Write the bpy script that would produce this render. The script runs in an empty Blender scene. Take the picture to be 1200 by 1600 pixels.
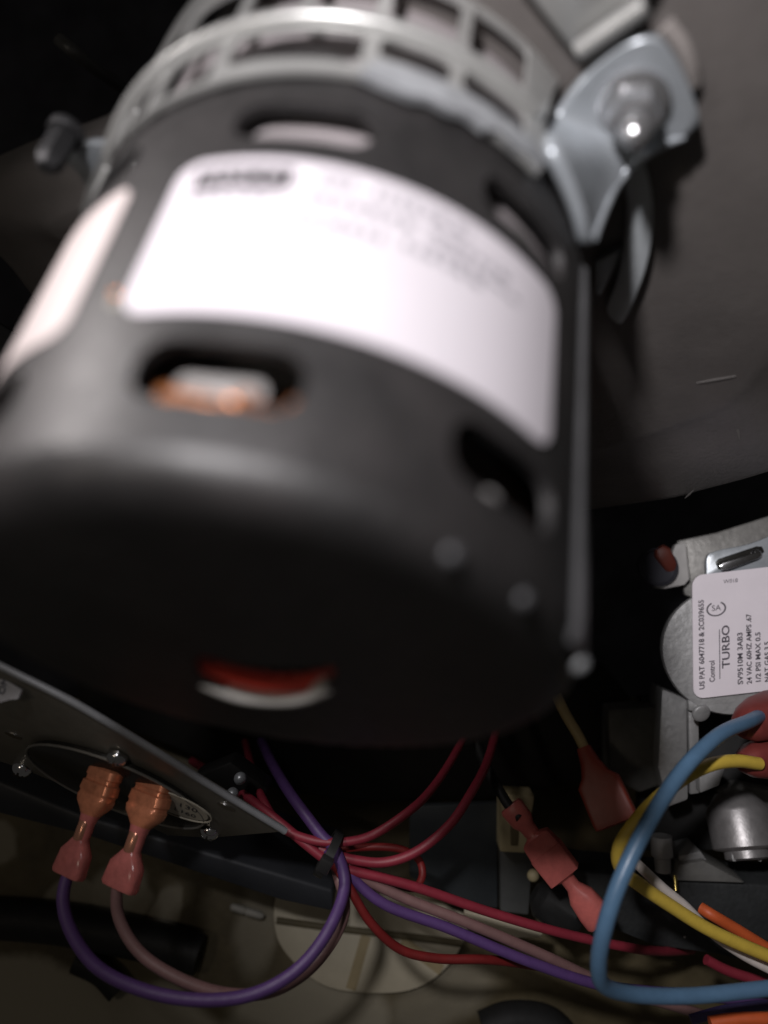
import bpy, bmesh, math, random
from mathutils import Vector, Matrix, noise as mnoise
from mathutils.geometry import delaunay_2d_cdt
random.seed(7)
S = bpy.context.scene
COL = S.collection
V = Vector
PI = math.pi
R_ = math.radians

# ------------------------------------------------------------------ camera (1 unit = 10 cm)
FPX = 1232.0
cam_d = bpy.data.cameras.new('camera')
cam = bpy.data.objects.new('camera', cam_d)
COL.objects.link(cam)
cam.location = (0, 0, 0)
cam.rotation_euler = (PI / 2, 0, 0)
cam_d.sensor_fit = 'VERTICAL'
cam_d.sensor_height = 36
cam_d.sensor_width = 36
cam_d.lens = 36 * FPX / 1600
cam_d.clip_start = 0.01
cam_d.clip_end = 100
cam_d.dof.use_dof = True
cam_d.dof.focus_distance = 2.05
cam_d.dof.aperture_fstop = cam_d.lens * 1e-3 / (2 * 0.0225)
S.camera = cam

# ------------------------------------------------------------------ world and lamps
W = bpy.data.worlds.new('World')
S.world = W
W.use_nodes = True
bg = W.node_tree.nodes['Background']
bg.inputs[0].default_value = (1.0, 0.93, 0.85, 1)
bg.inputs[1].default_value = 0.027

def area(name, loc, target, size, watts, col):
    l = bpy.data.lights.new(name, 'AREA')
    l.shape = 'DISK'
    l.size = size
    l.energy = watts
    l.color = col
    o = bpy.data.objects.new(name, l)
    COL.objects.link(o)
    o.location = loc
    o.rotation_euler = (V(target) - V(loc)).to_track_quat('-Z', 'Y').to_euler()
    return o

def torch(name, loc, target, size, watts, col, cone):
    l = bpy.data.lights.new(name, 'SPOT')
    l.shadow_soft_size = size
    l.energy = watts
    l.color = col
    l.spot_size = R_(cone)
    l.spot_blend = 1.0
    o = bpy.data.objects.new(name, l)
    COL.objects.link(o)
    o.location = loc
    o.rotation_euler = (V(target) - V(loc)).to_track_quat('-Z', 'Y').to_euler()
    return o

torch('work_lamp', (-0.50, -0.60, 0.88), (0.85, 2.0, 0.03), 0.09, 295, (1.0, 0.965, 0.98), 74)
torch('side_lamp', (-1.3, 0.75, 1.13), (-0.45, 1.05, 0.05), 0.2, 72, (1.0, 0.93, 0.92), 66)
area('low_lamp', (-1.9, -1.0, 0.1), (-0.3, 2.0, -0.8), 0.4, 4.6, (1.0, 0.86, 0.70))

S.view_settings.view_transform = 'Standard'
S.view_settings.look = 'None'
S.view_settings.exposure = 0
S.view_settings.gamma = 1

# ------------------------------------------------------------------ placing helpers
def at(px, py, y):
    """the point of the place seen at that spot of the photograph, y units in front of the lens"""
    return V(((px - 600) / FPX * y, y, (800 - py) / FPX * y))

def on_plane(px, py, P, n):
    r = at(px, py, 1.0)
    return r * (P.dot(n) / r.dot(n))

# the motor's axis: P0 near end centre, D along it towards the blower, U towards the viewer, T to the right
P0 = V((-0.17387561, 1.04833959, -0.19258889))
D = V((0.1450145, 0.5160132, 0.84421631)).normalized()
U = V((0.22054557, -0.84862658, 0.48082489)).normalized()
T = V((0.96453639, 0.11646158, -0.23686758)).normalized()
RM = 0.42

def cy(th, t, r=RM):
    a = R_(th)
    return P0 + D * t + (U * math.cos(a) + T * math.sin(a)) * r

def pt(px, py, t):
    return on_plane(px, py, P0 + D * t, D)

# ------------------------------------------------------------------ materials
MATS = {}
def mat(name, col, rough=0.5, metal=0.0, var=0.12, scale=14.0, bump=0.0, bscale=90.0, trans=0.0, spec=0.5, col2=None, blotch=None):
    if name in MATS:
        return MATS[name]
    m = bpy.data.materials.new(name)
    m.use_nodes = True
    nt = m.node_tree
    b = nt.nodes['Principled BSDF']
    b.inputs['Roughness'].default_value = rough
    b.inputs['Metallic'].default_value = metal
    b.inputs['Specular IOR Level'].default_value = spec
    if trans:
        b.inputs['Transmission Weight'].default_value = trans
        b.inputs['IOR'].default_value = 1.35
    tc = nt.nodes.new('ShaderNodeTexCoord')
    n1 = nt.nodes.new('ShaderNodeTexNoise')
    n1.inputs['Scale'].default_value = scale
    n1.inputs['Detail'].default_value = 6
    n1.inputs['Roughness'].default_value = 0.65
    nt.links.new(tc.outputs['Object'], n1.inputs['Vector'])
    cr = nt.nodes.new('ShaderNodeValToRGB')
    c2 = col2 or tuple(min(1, c * (1 + var)) for c in col)
    c1 = col if col2 else tuple(c * (1 - var) for c in col)
    lo, hi = blotch or (0.3, 0.7)
    cr.color_ramp.elements[0].position = lo
    cr.color_ramp.elements[1].position = hi
    cr.color_ramp.elements[0].color = (*c1, 1)
    cr.color_ramp.elements[1].color = (*c2, 1)
    nt.links.new(n1.outputs['Fac'], cr.inputs['Fac'])
    nt.links.new(cr.outputs['Color'], b.inputs['Base Color'])
    n2 = nt.nodes.new('ShaderNodeTexNoise')
    n2.inputs['Scale'].default_value = bscale
    n2.inputs['Detail'].default_value = 4
    nt.links.new(tc.outputs['Object'], n2.inputs['Vector'])
    mr = nt.nodes.new('ShaderNodeMapRange')
    mr.inputs['To Min'].default_value = max(0.03, rough * 0.8)
    mr.inputs['To Max'].default_value = min(1, rough * 1.2)
    nt.links.new(n2.outputs['Fac'], mr.inputs['Value'])
    nt.links.new(mr.outputs['Result'], b.inputs['Roughness'])
    if bump:
        bp = nt.nodes.new('ShaderNodeBump')
        bp.inputs['Strength'].default_value = bump
        bp.inputs['Distance'].default_value = 0.004
        nt.links.new(n2.outputs['Fac'], bp.inputs['Height'])
        nt.links.new(bp.outputs['Normal'], b.inputs['Normal'])
    MATS[name] = m
    return m

M_SHELL = mat('black satin enamel', (0.0095, 0.0088, 0.009), 0.5, 0, 0.2, 7, 0.3, 45, spec=0.6, col2=(0.024, 0.0215, 0.0215), blotch=(0.38, 0.72))
M_END = M_SHELL
M_HOUSE = mat('black moulded plastic', (0.105, 0.095, 0.090), 0.42, 0, 0.15, 7, 0.2, 90, spec=0.7)
M_DARK = mat('unlit black paint', (0.05, 0.05, 0.06), 0.8, 0, 0.3, 5, spec=0.1)
M_BLACKR = mat('black rubber', (0.012, 0.012, 0.012), 0.6, 0, 0.3, 12, spec=0.3)
M_LABEL = mat('white label stock', (0.50, 0.47, 0.50), 0.55, 0, 0.015, 6, spec=0.3)
M_INK = mat('printed black ink', (0.03, 0.03, 0.04), 0.5, 0, 0.1, 20)
M_INKG = mat('printed grey ink', (0.20, 0.19, 0.21), 0.5, 0, 0.1, 20)
M_CAGE = mat('zinc plated sheet', (0.41, 0.41, 0.40), 0.34, 0.55, 0.1, 8, 0.1, 60)
M_ZINC = mat('bright zinc', (0.34, 0.365, 0.39), 0.34, 0.35, 0.12, 12, 0.15, 40)
M_ZINCD = mat('dull zinc', (0.27, 0.295, 0.31), 0.42, 0.3, 0.12, 12, 0.15, 40)
M_CHROME = mat('polished screw steel', (0.62, 0.62, 0.64), 0.16, 1.0, 0.05, 12)
M_CAST = mat('cast aluminium', (0.30, 0.30, 0.30), 0.5, 0.35, 0.14, 16, 0.35, 70)
M_CASTD = mat('dull cast grey', (0.15, 0.148, 0.14), 0.6, 0.2, 0.2, 12, 0.3, 70)
M_STEEL = mat('laminated steel', (0.30, 0.31, 0.33), 0.4, 0.6, 0.1, 20)
M_COPPER = mat('enamelled copper', (0.60, 0.22, 0.08), 0.28, 0.8, 0.2, 40)
M_NYLON = mat('white nylon', (0.25, 0.24, 0.235), 0.5, 0, 0.05, 10)
M_PINK = mat('translucent red nylon', (0.66, 0.21, 0.19), 0.17, 0, 0.25, 26, 0.2, 24, trans=0.35)
M_PINKR = mat('dark red nylon', (0.50, 0.13, 0.115), 0.32, 0, 0.22, 18, 0.1, 30, trans=0.15)
M_RED = mat('red vinyl', (0.22, 0.020, 0.036), 0.5, 0, 0.12, 26, 0.12, 55)
M_DRED = mat('dark red vinyl', (0.16, 0.012, 0.012), 0.5, 0, 0.15, 26, 0.12, 55)
M_PURP = mat('purple vinyl', (0.085, 0.040, 0.15), 0.5, 0, 0.12, 26, 0.12, 55)
M_MAUVE = mat('faded brown vinyl', (0.18, 0.100, 0.097), 0.5, 0, 0.12, 26, 0.12, 55)
M_BLUE = mat('blue vinyl', (0.085, 0.165, 0.27), 0.38, 0, 0.08, 26, 0.12, 55)
M_YEL = mat('yellow vinyl', (0.66, 0.47, 0.07), 0.5, 0, 0.08, 26, 0.12, 55)
M_WHITE = mat('white vinyl', (0.70, 0.64, 0.60), 0.5, 0, 0.06, 26, 0.12, 55)
M_ORANGE = mat('orange vinyl', (0.52, 0.095, 0.025), 0.5, 0, 0.1, 26, 0.12, 55)
M_TAN = mat('tan vinyl', (0.42, 0.32, 0.15), 0.45, 0, 0.1, 18)
M_PLATE = mat('dull switch plate', (0.20, 0.185, 0.155), 0.42, 0.5, 0.12, 20, 0.1, 60)
M_DISC = mat('black phenolic disc', (0.02, 0.019, 0.017), 0.25, 0.3, 0.2, 20)
M_CREAM = mat('cream stickered card', (0.40, 0.36, 0.27), 0.6, 0, 0.12, 6)
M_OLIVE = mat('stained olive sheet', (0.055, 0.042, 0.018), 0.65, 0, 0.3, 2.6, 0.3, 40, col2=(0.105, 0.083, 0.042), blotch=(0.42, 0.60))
M_PALE = mat('pale plug', (0.27, 0.26, 0.23), 0.6, 0.1, 0.18, 5, 0.2, 40)
M_RAIL = mat('blue grey rail paint', (0.022, 0.024, 0.029), 0.5, 0.2, 0.2, 6)
M_GALV = mat('galvanised spangle', (0.20, 0.195, 0.185), 0.5, 0.35, 0.25, 22, 0.4, 60)
M_BLUG = mat('blue grey bracket', (0.036, 0.042, 0.046), 0.5, 0.2, 0.2, 8)

# ------------------------------------------------------------------ object helpers
WPOS = {}
def thing(name, label, cat, loc, group=None):
    o = bpy.data.objects.new(name, None)
    o.empty_display_size = 0.05
    COL.objects.link(o)
    o.location = loc
    WPOS[o.name] = V(loc)
    tag(o, label, cat, group)
    return o

def tag(o, label, cat, group=None):
    o['label'] = label
    o['category'] = cat
    if group:
        o['group'] = group
    return o

def link(name, me, m, parent=None, smooth=True, auto=38):
    """link a mesh given in place coordinates as one object, origin at its parent's base (or its own centre)"""
    if smooth:
        me.polygons.foreach_set('use_smooth', [True] * len(me.polygons))
    o = bpy.data.objects.new(name, me)
    COL.objects.link(o)
    if parent is not None:
        w = WPOS[parent.name]
        o.parent = parent
    else:
        n = max(1, len(me.vertices))
        w = V((0, 0, 0))
        for v in me.vertices:
            w += v.co
        w /= n
        o.location = w
    me.transform(Matrix.Translation(-w))
    WPOS[o.name] = w
    me.materials.append(m)
    if smooth and auto:
        me.set_sharp_from_angle(angle=R_(auto))
    return o

def from_bm(name, bm, m, parent=None, smooth=True, auto=38):
    bmesh.ops.recalc_face_normals(bm, faces=bm.faces[:])
    me = bpy.data.meshes.new(name)
    bm.to_mesh(me)
    bm.free()
    return link(name, me, m, parent, smooth, auto)

def spline(pts, n=10):
    pts = [V(p) for p in pts]
    if len(pts) < 3:
        return [pts[0].lerp(pts[-1], i / n) for i in range(n + 1)]
    P = [pts[0] * 2 - pts[1]] + pts + [pts[-1] * 2 - pts[-2]]
    out = []
    for i in range(1, len(P) - 2):
        p0, p1, p2, p3 = P[i - 1:i + 3]
        # centripetal knots keep uneven control points from overshooting
        t0 = 0.0
        t1 = t0 + max(1e-5, (p1 - p0).length) ** 0.5
        t2 = t1 + max(1e-5, (p2 - p1).length) ** 0.5
        t3 = t2 + max(1e-5, (p3 - p2).length) ** 0.5
        for k in range(n):
            t = t1 + (t2 - t1) * k / n
            a1 = p0 * ((t1 - t) / (t1 - t0)) + p1 * ((t - t0) / (t1 - t0))
            a2 = p1 * ((t2 - t) / (t2 - t1)) + p2 * ((t - t1) / (t2 - t1))
            a3 = p2 * ((t3 - t) / (t3 - t2)) + p3 * ((t - t2) / (t3 - t2))
            b1 = a1 * ((t2 - t) / (t2 - t0)) + a2 * ((t - t0) / (t2 - t0))
            b2 = a2 * ((t3 - t) / (t3 - t1)) + a3 * ((t - t1) / (t3 - t1))
            out.append(b1 * ((t2 - t) / (t2 - t1)) + b2 * ((t - t1) / (t2 - t1)))
    out.append(pts[-1])
    return out

def tube_bm(pts, r, seg=14, bm=None):
    bm = bm or bmesh.new()
    n = len(pts)
    rad = r if callable(r) else (lambda s: r)
    tan = [(pts[min(i + 1, n - 1)] - pts[max(i - 1, 0)]).normalized() for i in range(n)]
    a = tan[0].orthogonal().normalized()
    rings = []
    for i in range(n):
        a = (a - tan[i] * a.dot(tan[i])).normalized()
        b = tan[i].cross(a)
        rr = rad(i / (n - 1))
        rings.append([bm.verts.new(pts[i] + (a * math.cos(k * 2 * PI / seg) + b * math.sin(k * 2 * PI / seg)) * rr) for k in range(seg)])
    for i in range(n - 1):
        for k in range(seg):
            bm.faces.new((rings[i][k], rings[i][(k + 1) % seg], rings[i + 1][(k + 1) % seg], rings[i + 1][k]))
    bm.faces.new(rings[0][::-1])
    bm.faces.new(rings[-1])
    return bm

def tube(name, pts, r, m, parent=None, seg=14, n=10, wob=0.0):
    p = spline(pts, n)
    if wob:
        p = [q + V((mnoise.noise(q * 3.0 + V((1, 0, 0))), mnoise.noise(q * 3.0 + V((0, 7, 0))), mnoise.noise(q * 3.0 + V((0, 0, 5))))) * wob for q in p]
    return from_bm(name, tube_bm(p, r, seg), m, parent)

def loft(name, A, B, side, secs, m, parent=None, seg=28):
    """straight body from A to B; secs = (s, half width, half height, squareness[, side shift])"""
    A = V(A); B = V(B)
    ax = (B - A)
    d = ax.normalized()
    w = (V(side) - d * V(side).dot(d)).normalized()
    h = d.cross(w)
    bm = bmesh.new()
    rings = []
    for q in secs:
        s, a, b, e = q[:4]
        sh = q[4] if len(q) > 4 else 0
        ring = []
        for k in range(seg):
            c, si = math.cos(2 * PI * k / seg), math.sin(2 * PI * k / seg)
            x = math.copysign(abs(c) ** (2 / e), c) * a
            y = math.copysign(abs(si) ** (2 / e), si) * b
            ring.append(bm.verts.new(A + ax * s + w * (x + sh) + h * y))
        rings.append(ring)
    for i in range(len(rings) - 1):
        for k in range(seg):
            bm.faces.new((rings[i][k], rings[i][(k + 1) % seg], rings[i + 1][(k + 1) % seg], rings[i + 1][k]))
    bm.faces.new(rings[0][::-1])
    bm.faces.new(rings[-1])
    return from_bm(name, bm, m, parent)

def lathe(name, O, axis, prof, m, parent=None, seg=40, bm=None):
    """prof = (distance along the axis, radius); closes at radius 0"""
    ax = V(axis).normalized()
    a = ax.orthogonal().normalized()
    b = ax.cross(a)
    own = bm is None
    bm = bm or bmesh.new()
    rings = []
    for t, r in prof:
        if r <= 1e-6:
            rings.append([bm.verts.new(O + ax * t)])
        else:
            rings.append([bm.verts.new(O + ax * t + (a * math.cos(2 * PI * k / seg) + b * math.sin(2 * PI * k / seg)) * r) for k in range(seg)])
    for i in range(len(rings) - 1):
        p, q = rings[i], rings[i + 1]
        for k in range(seg):
            k2 = (k + 1) % seg
            if len(p) == 1 and len(q) == 1:
                continue
            if len(p) == 1:
                bm.faces.new((p[0], q[k2], q[k]))
            elif len(q) == 1:
                bm.faces.new((p[k], p[k2], q[0]))
            else:
                bm.faces.new((p[k], p[k2], q[k2], q[k]))
    if own:
        return from_bm(name, bm, m, parent)
    return bm

def plate_bm(pts, thick, bev=0.0, segs=2):
    """polygon pts extruded by the vector thick, edges rounded by bev"""
    bm = bmesh.new()
    vs = [bm.verts.new(p) for p in pts]
    f = bm.faces.new(vs)
    r = bmesh.ops.extrude_face_region(bm, geom=[f])
    bmesh.ops.translate(bm, verts=[g for g in r['geom'] if isinstance(g, bmesh.types.BMVert)], vec=thick)
    bmesh.ops.recalc_face_normals(bm, faces=bm.faces[:])
    if bev:
        bmesh.ops.bevel(bm, geom=bm.edges[:], offset=bev, segments=segs, affect='EDGES', profile=0.5, clamp_overlap=True)
    return bm

def plate(name, pts, thick, m, parent=None, bev=0.0, segs=2):
    return from_bm(name, plate_bm(pts, V(thick), bev, segs), m, parent)

def box(name, C, X, Y, Z, m, parent=None, bev=0.006):
    """box about C with half axes X, Y, Z"""
    C = V(C)
    return plate(name, [C - X - Y - Z, C + X - Y - Z, C + X + Y - Z, C - X + Y - Z], Z * 2, m, parent, bev)

def smooth_loop(pts, n=6):
    """closed rounded outline through pts"""
    P = [V(p) for p in pts]
    k = len(P)
    out = []
    for i in range(k):
        p0, p1, p2, p3 = P[i - 1], P[i], P[(i + 1) % k], P[(i + 2) % k]
        for j in range(n):
            t = j / n
            out.append(0.5 * ((2 * p1) + (p2 - p0) * t + (2 * p0 - 5 * p1 + 4 * p2 - p3) * t * t + (3 * p1 - p0 - 3 * p2 + p3) * t ** 3))
    return out

def rrect(x0, x1, y0, y1, r, n=7):
    out = []
    for cx, cyy, a0 in ((x1 - r, y1 - r, 0), (x0 + r, y1 - r, 90), (x0 + r, y0 + r, 180), (x1 - r, y0 + r, 270)):
        for k in range(n + 1):
            a = R_(a0 + 90 * k / n)
            out.append((cx + r * math.cos(a), cyy + r * math.sin(a)))
    return out

def inside(p, poly):
    c = False
    j = len(poly) - 1
    for i in range(len(poly)):
        xi, yi = poly[i]; xj, yj = poly[j]
        if (yi > p[1]) != (yj > p[1]) and p[0] < (xj - xi) * (p[1] - yi) / (yj - yi) + xi:
            c = not c
        j = i
    return c

def sheet_bm(outer, holes, step, fn, thick):
    """a sheet with holes, laid out flat and then wrapped by fn(x, y, depth) into the place"""
    pts, edges = [], []
    def add_loop(lp):
        i0 = len(pts)
        dense = []
        for i in range(len(lp)):
            a, b = V(lp[i]), V(lp[(i + 1) % len(lp)])
            n = max(1, int((b - a).length / step))
            dense += [a.lerp(b, k / n) for k in range(n)]
        pts.extend(dense)
        m = len(dense)
        edges.extend((i0 + k, i0 + (k + 1) % m) for k in range(m))
    add_loop(outer)
    for h in holes:
        add_loop(h)
    xs = [p[0] for p in outer]; ys = [p[1] for p in outer]
    x = min(xs) + step * 0.7
    while x < max(xs) - step * 0.3:
        y = min(ys) + step * 0.7
        while y < max(ys) - step * 0.3:
            q = (x, y)
            if inside(q, outer) and not any(inside(q, h) for h in holes):
                if min((V(q) - p).length_squared for p in pts[:0] or [V((9, 9))]) > 0:
                    pts.append(V(q))
            y += step
        x += step
    vo, eo, fo, *_ = delaunay_2d_cdt(pts, edges, [], 0, 1e-5)
    bm = bmesh.new()
    top = [bm.verts.new(fn(p[0], p[1], 0)) for p in vo]
    bot = [bm.verts.new(fn(p[0], p[1], thick)) for p in vo]
    cnt = {}
    for f in fo:
        c = sum((vo[i] for i in f), V((0, 0))) / len(f)
        if not inside(c, outer) or any(inside(c, h) for h in holes):
            continue
        try:
            bm.faces.new([top[i] for i in f]); bm.faces.new([bot[i] for i in f][::-1])
        except ValueError:
            continue
        for k in range(len(f)):
            e = (f[k], f[(k + 1) % len(f)])
            cnt[e] = cnt.get(e, 0) + 1
    for (a, b) in list(cnt):
        if (b, a) not in cnt:
            try:
                bm.faces.new((top[b], top[a], bot[a], bot[b]))
            except ValueError:
                pass
    bmesh.ops.delete(bm, geom=[v for v in bm.verts if not v.link_faces], context='VERTS')
    return bm

def wrap(r):
    """flat (arc length, t) to the motor's cylinder of radius r"""
    return lambda x, y, d: cy(math.degrees(x / r), y, r - d)

def text_bm(s, size, fn, bm=None, align='CENTER', squash=1.0, bold=0.0):
    """flat lettering mapped into the place by fn(x, y)"""
    c = bpy.data.curves.new('lettering', 'FONT')
    c.body = s
    c.size = size
    c.offset = bold
    c.align_x = align
    c.align_y = 'CENTER'
    c.resolution_u = 3
    o = bpy.data.objects.new('lettering', c)
    COL.objects.link(o)
    me = bpy.data.meshes.new_from_object(o.evaluated_get(bpy.context.evaluated_depsgraph_get()))
    bpy.data.objects.remove(o)
    bpy.data.curves.remove(c)
    bm = bm or bmesh.new()
    vs = [bm.verts.new(fn(v.co.x * squash, v.co.y)) for v in me.vertices]
    for p in me.polygons:
        try:
            bm.faces.new([vs[i] for i in p.vertices])
        except ValueError:
            pass
    bpy.data.meshes.remove(me)
    return bm

def flat(name, bm, m, parent):
    me = bpy.data.meshes.new(name)
    bm.to_mesh(me)
    bm.free()
    return link(name, me, m, parent, smooth=False)

def structure(o):
    o['kind'] = 'structure'
    return o

# ------------------------------------------------------------------ the setting behind everything
def big_panel(name, pts, thick, m):
    return structure(plate(name, pts, thick, m, None, 0.01))

big_panel('back_wall', [at(-700, 1150, 3.9), at(1900, 1150, 3.9), at(1900, -900, 3.9), at(-700, -900, 3.9)], V((0, 0.06, 0)), M_DARK)
LP = at(400, 1450, 2.6)
LN = V((0.03, -0.93, 0.30)).normalized()
def lp(px, py, lift=0.0):
    q = on_plane(px, py, LP + LN * lift, LN)
    return q
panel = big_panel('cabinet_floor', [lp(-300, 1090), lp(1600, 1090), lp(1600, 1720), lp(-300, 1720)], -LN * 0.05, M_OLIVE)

# pale reflections painted into the floor colour, soft ellipses ragged at the edge
def painted_reflections(m, spots, colour):
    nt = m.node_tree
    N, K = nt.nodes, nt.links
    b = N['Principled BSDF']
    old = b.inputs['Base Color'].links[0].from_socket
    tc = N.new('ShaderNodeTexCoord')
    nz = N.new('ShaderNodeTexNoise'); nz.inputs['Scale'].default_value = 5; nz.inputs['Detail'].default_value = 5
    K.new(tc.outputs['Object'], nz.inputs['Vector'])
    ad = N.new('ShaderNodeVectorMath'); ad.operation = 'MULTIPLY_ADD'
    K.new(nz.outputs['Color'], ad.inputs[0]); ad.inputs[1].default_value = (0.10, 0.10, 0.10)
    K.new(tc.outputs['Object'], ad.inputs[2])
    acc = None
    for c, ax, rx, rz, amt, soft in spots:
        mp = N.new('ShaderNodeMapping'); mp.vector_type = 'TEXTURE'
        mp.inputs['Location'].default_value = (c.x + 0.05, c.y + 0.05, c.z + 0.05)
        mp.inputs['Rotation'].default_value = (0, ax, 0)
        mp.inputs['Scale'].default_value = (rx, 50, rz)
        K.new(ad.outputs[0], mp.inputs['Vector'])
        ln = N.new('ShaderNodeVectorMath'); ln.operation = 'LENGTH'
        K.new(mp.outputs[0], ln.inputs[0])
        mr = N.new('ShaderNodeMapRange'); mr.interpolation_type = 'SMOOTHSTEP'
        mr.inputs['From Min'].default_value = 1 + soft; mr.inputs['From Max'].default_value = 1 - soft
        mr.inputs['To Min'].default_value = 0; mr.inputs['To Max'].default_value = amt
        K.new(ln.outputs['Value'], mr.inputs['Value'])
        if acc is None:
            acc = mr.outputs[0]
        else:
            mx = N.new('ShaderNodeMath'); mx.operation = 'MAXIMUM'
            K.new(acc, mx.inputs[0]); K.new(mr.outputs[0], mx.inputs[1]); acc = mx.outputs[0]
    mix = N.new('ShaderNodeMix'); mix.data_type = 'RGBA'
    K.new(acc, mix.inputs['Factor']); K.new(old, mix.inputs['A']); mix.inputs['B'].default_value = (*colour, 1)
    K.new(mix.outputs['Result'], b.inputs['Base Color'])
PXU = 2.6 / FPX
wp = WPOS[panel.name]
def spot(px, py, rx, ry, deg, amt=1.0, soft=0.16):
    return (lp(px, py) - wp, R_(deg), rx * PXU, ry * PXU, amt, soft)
painted_reflections(M_OLIVE, [spot(257, 1430, 24, 46, 14, 0.8), spot(-10, 1318, 34, 36, 0, 0.8), spot(185, 1402, 52, 46, 20, 0.9), spot(110, 1400, 40, 24, 0, 0.8),
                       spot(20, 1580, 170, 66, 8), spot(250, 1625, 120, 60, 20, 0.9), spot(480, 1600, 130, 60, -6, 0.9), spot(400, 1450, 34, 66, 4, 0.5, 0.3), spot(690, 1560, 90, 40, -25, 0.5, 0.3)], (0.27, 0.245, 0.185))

# ------------------------------------------------------------------ blower housing behind the motor
house = thing('blower_housing', 'big round black plastic blower housing behind the motor with scuffed lower lip', 'blower housing', P0 + D * 0.897)
HT = 0.897
out_px = [(420, -60), (300, 110), (170, 222), (40, 268), (-70, 318), (-80, 350), (0, 404), (55, 470), (120, 560), (300, 700), (560, 780), (800, 806), (1010, 786), (1100, 766), (1200, 738), (1330, 690), (1450, 560), (1500, 300), (1420, 0), (1250, -240), (900, -330), (520, -260)]
ctr = P0 + D * HT
outer3 = [ctr + (p - ctr) * 1.03 for p in smooth_loop([pt(x, y, HT + 0.05) - D * 0.05 for x, y in out_px], 5)]
def shrink(p, k, dt):
    return ctr + (p - ctr) * k + D * dt
bm = bmesh.new()
rows = [(0.99, 0.16), (1.0, 0.11), (0.996, 0.085), (0.985, 0.066), (0.965, 0.056), (0.80, 0.028), (0.72, 0.014), (0.70, 0.006), (0.68, 0.0), (0.5, 0.0), (0.2, 0.0)]
rings = [[bm.verts.new(shrink(p, k, dt)) for p in outer3] for k, dt in rows]
n = len(outer3)
for i in range(len(rings) - 1):
    for k in range(n):
        bm.faces.new((rings[i][k], rings[i][(k + 1) % n], rings[i + 1][(k + 1) % n], rings[i + 1][k]))
bm.faces.new(rings[-1]); bm.faces.new(rings[0][::-1])
from_bm('housing_cover', bm, M_HOUSE, house, auto=60)
M_SCUFF = mat('pale plastic scuff', (0.15, 0.14, 0.135), 0.6, 0, 0.1, 20)
def scuff(a, b, w, t):
    A, B = pt(*a, t), pt(*b, t)
    s = (B - A).cross(D).normalized() * w
    m_ = (A + B) / 2
    plate('scuff_mark', [A, m_ - s, B, m_ + s * 0.6], -D * 0.002, M_SCUFF, house)
scuff((1150, 655), (1157, 690), 0.004, 0.924)
scuff((1022, 744), (1040, 738), 0.003, 0.941)
scuff((1070, 786 - 8), (1084, 765), 0.003, 0.948)
scuff((1088, 598), (1150, 587), 0.003, 0.896)

# ------------------------------------------------------------------ the motor
motor = thing('inducer_motor', 'large out of focus black cylindrical motor with white sticker filling the upper left', 'motor', P0)
def slot(c, t0, t1, wdeg, r):
    a = R_(c - wdeg / 2) * r; b = R_(c + wdeg / 2) * r
    return rrect(a, b, t0, t1, (t1 - t0) * 0.42)
slots = []
for k in range(8):
    c = -13.3 + 45 * k
    c = (c + 180) % 360 - 180
    if abs(c) > 165:
        continue
    slots.append(slot(c, 0.502, 0.570, 24, RM))
    slots.append(slot(c - 0.3, 0.090, 0.168, 23.5, RM))
L = PI * RM
tab = [(-L, 0.64), (-L, 0.036), (L, 0.036), (L, 0.64)]
top = [(R_(52) * RM, 0.645), (R_(46) * RM, 0.655), (R_(30) * RM, 0.66), (R_(12) * RM, 0.64), (R_(-4.0) * RM, 0.645), (R_(-6.5) * RM, 0.66), (R_(-9) * RM, 0.685), (R_(-15) * RM, 0.70), (R_(-26) * RM, 0.70), (R_(-31) * RM, 0.682), (R_(-34) * RM, 0.655), (R_(-60) * RM, 0.645)]
from_bm('motor_shell', sheet_bm(tab[:1] + tab[1:] + top, slots, 0.021, wrap(RM), 0.013), M_SHELL, motor)

# end bell: rounded edge, flat face, one crescent vent
def bell(x, y, d):
    """flat disc (x, y) with the rim of the disc rolled back into the side wall"""
    r = math.hypot(x, y)
    a = math.atan2(y, x)
    flat_r = 0.378
    if r <= flat_r:
        t, rr = -0.004 - 0.008 * (1 - (r / flat_r) ** 2), r
    else:
        q = min(1.0, (r - flat_r) / 0.066)
        t = -0.004 + 0.042 * (1 - math.cos(q * PI / 2))
        rr = flat_r + 0.042 * math.sin(q * PI / 2)
    return P0 + D * (t + d) + (U * math.cos(a) + T * math.sin(a)) * min(rr, RM)
ring0 = [(0.444 * math.cos(2 * PI * k / 96), 0.444 * math.sin(2 * PI * k / 96)) for k in range(96)]
def uv(px, py):
    q = pt(px, py, -0.012) - P0
    return (q.dot(U), q.dot(T))
cres = [uv(*q) for q in [(302, 1026), (330, 1030), (370, 1040), (420, 1047), (470, 1048), (520, 1044), (522, 1066), (500, 1084), (460, 1094), (420, 1096), (375, 1090), (335, 1072), (308, 1050)]]
from_bm('end_bell', sheet_bm(ring0, [cres], 0.024, bell, 0.012), M_END, motor, auto=60)

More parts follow.
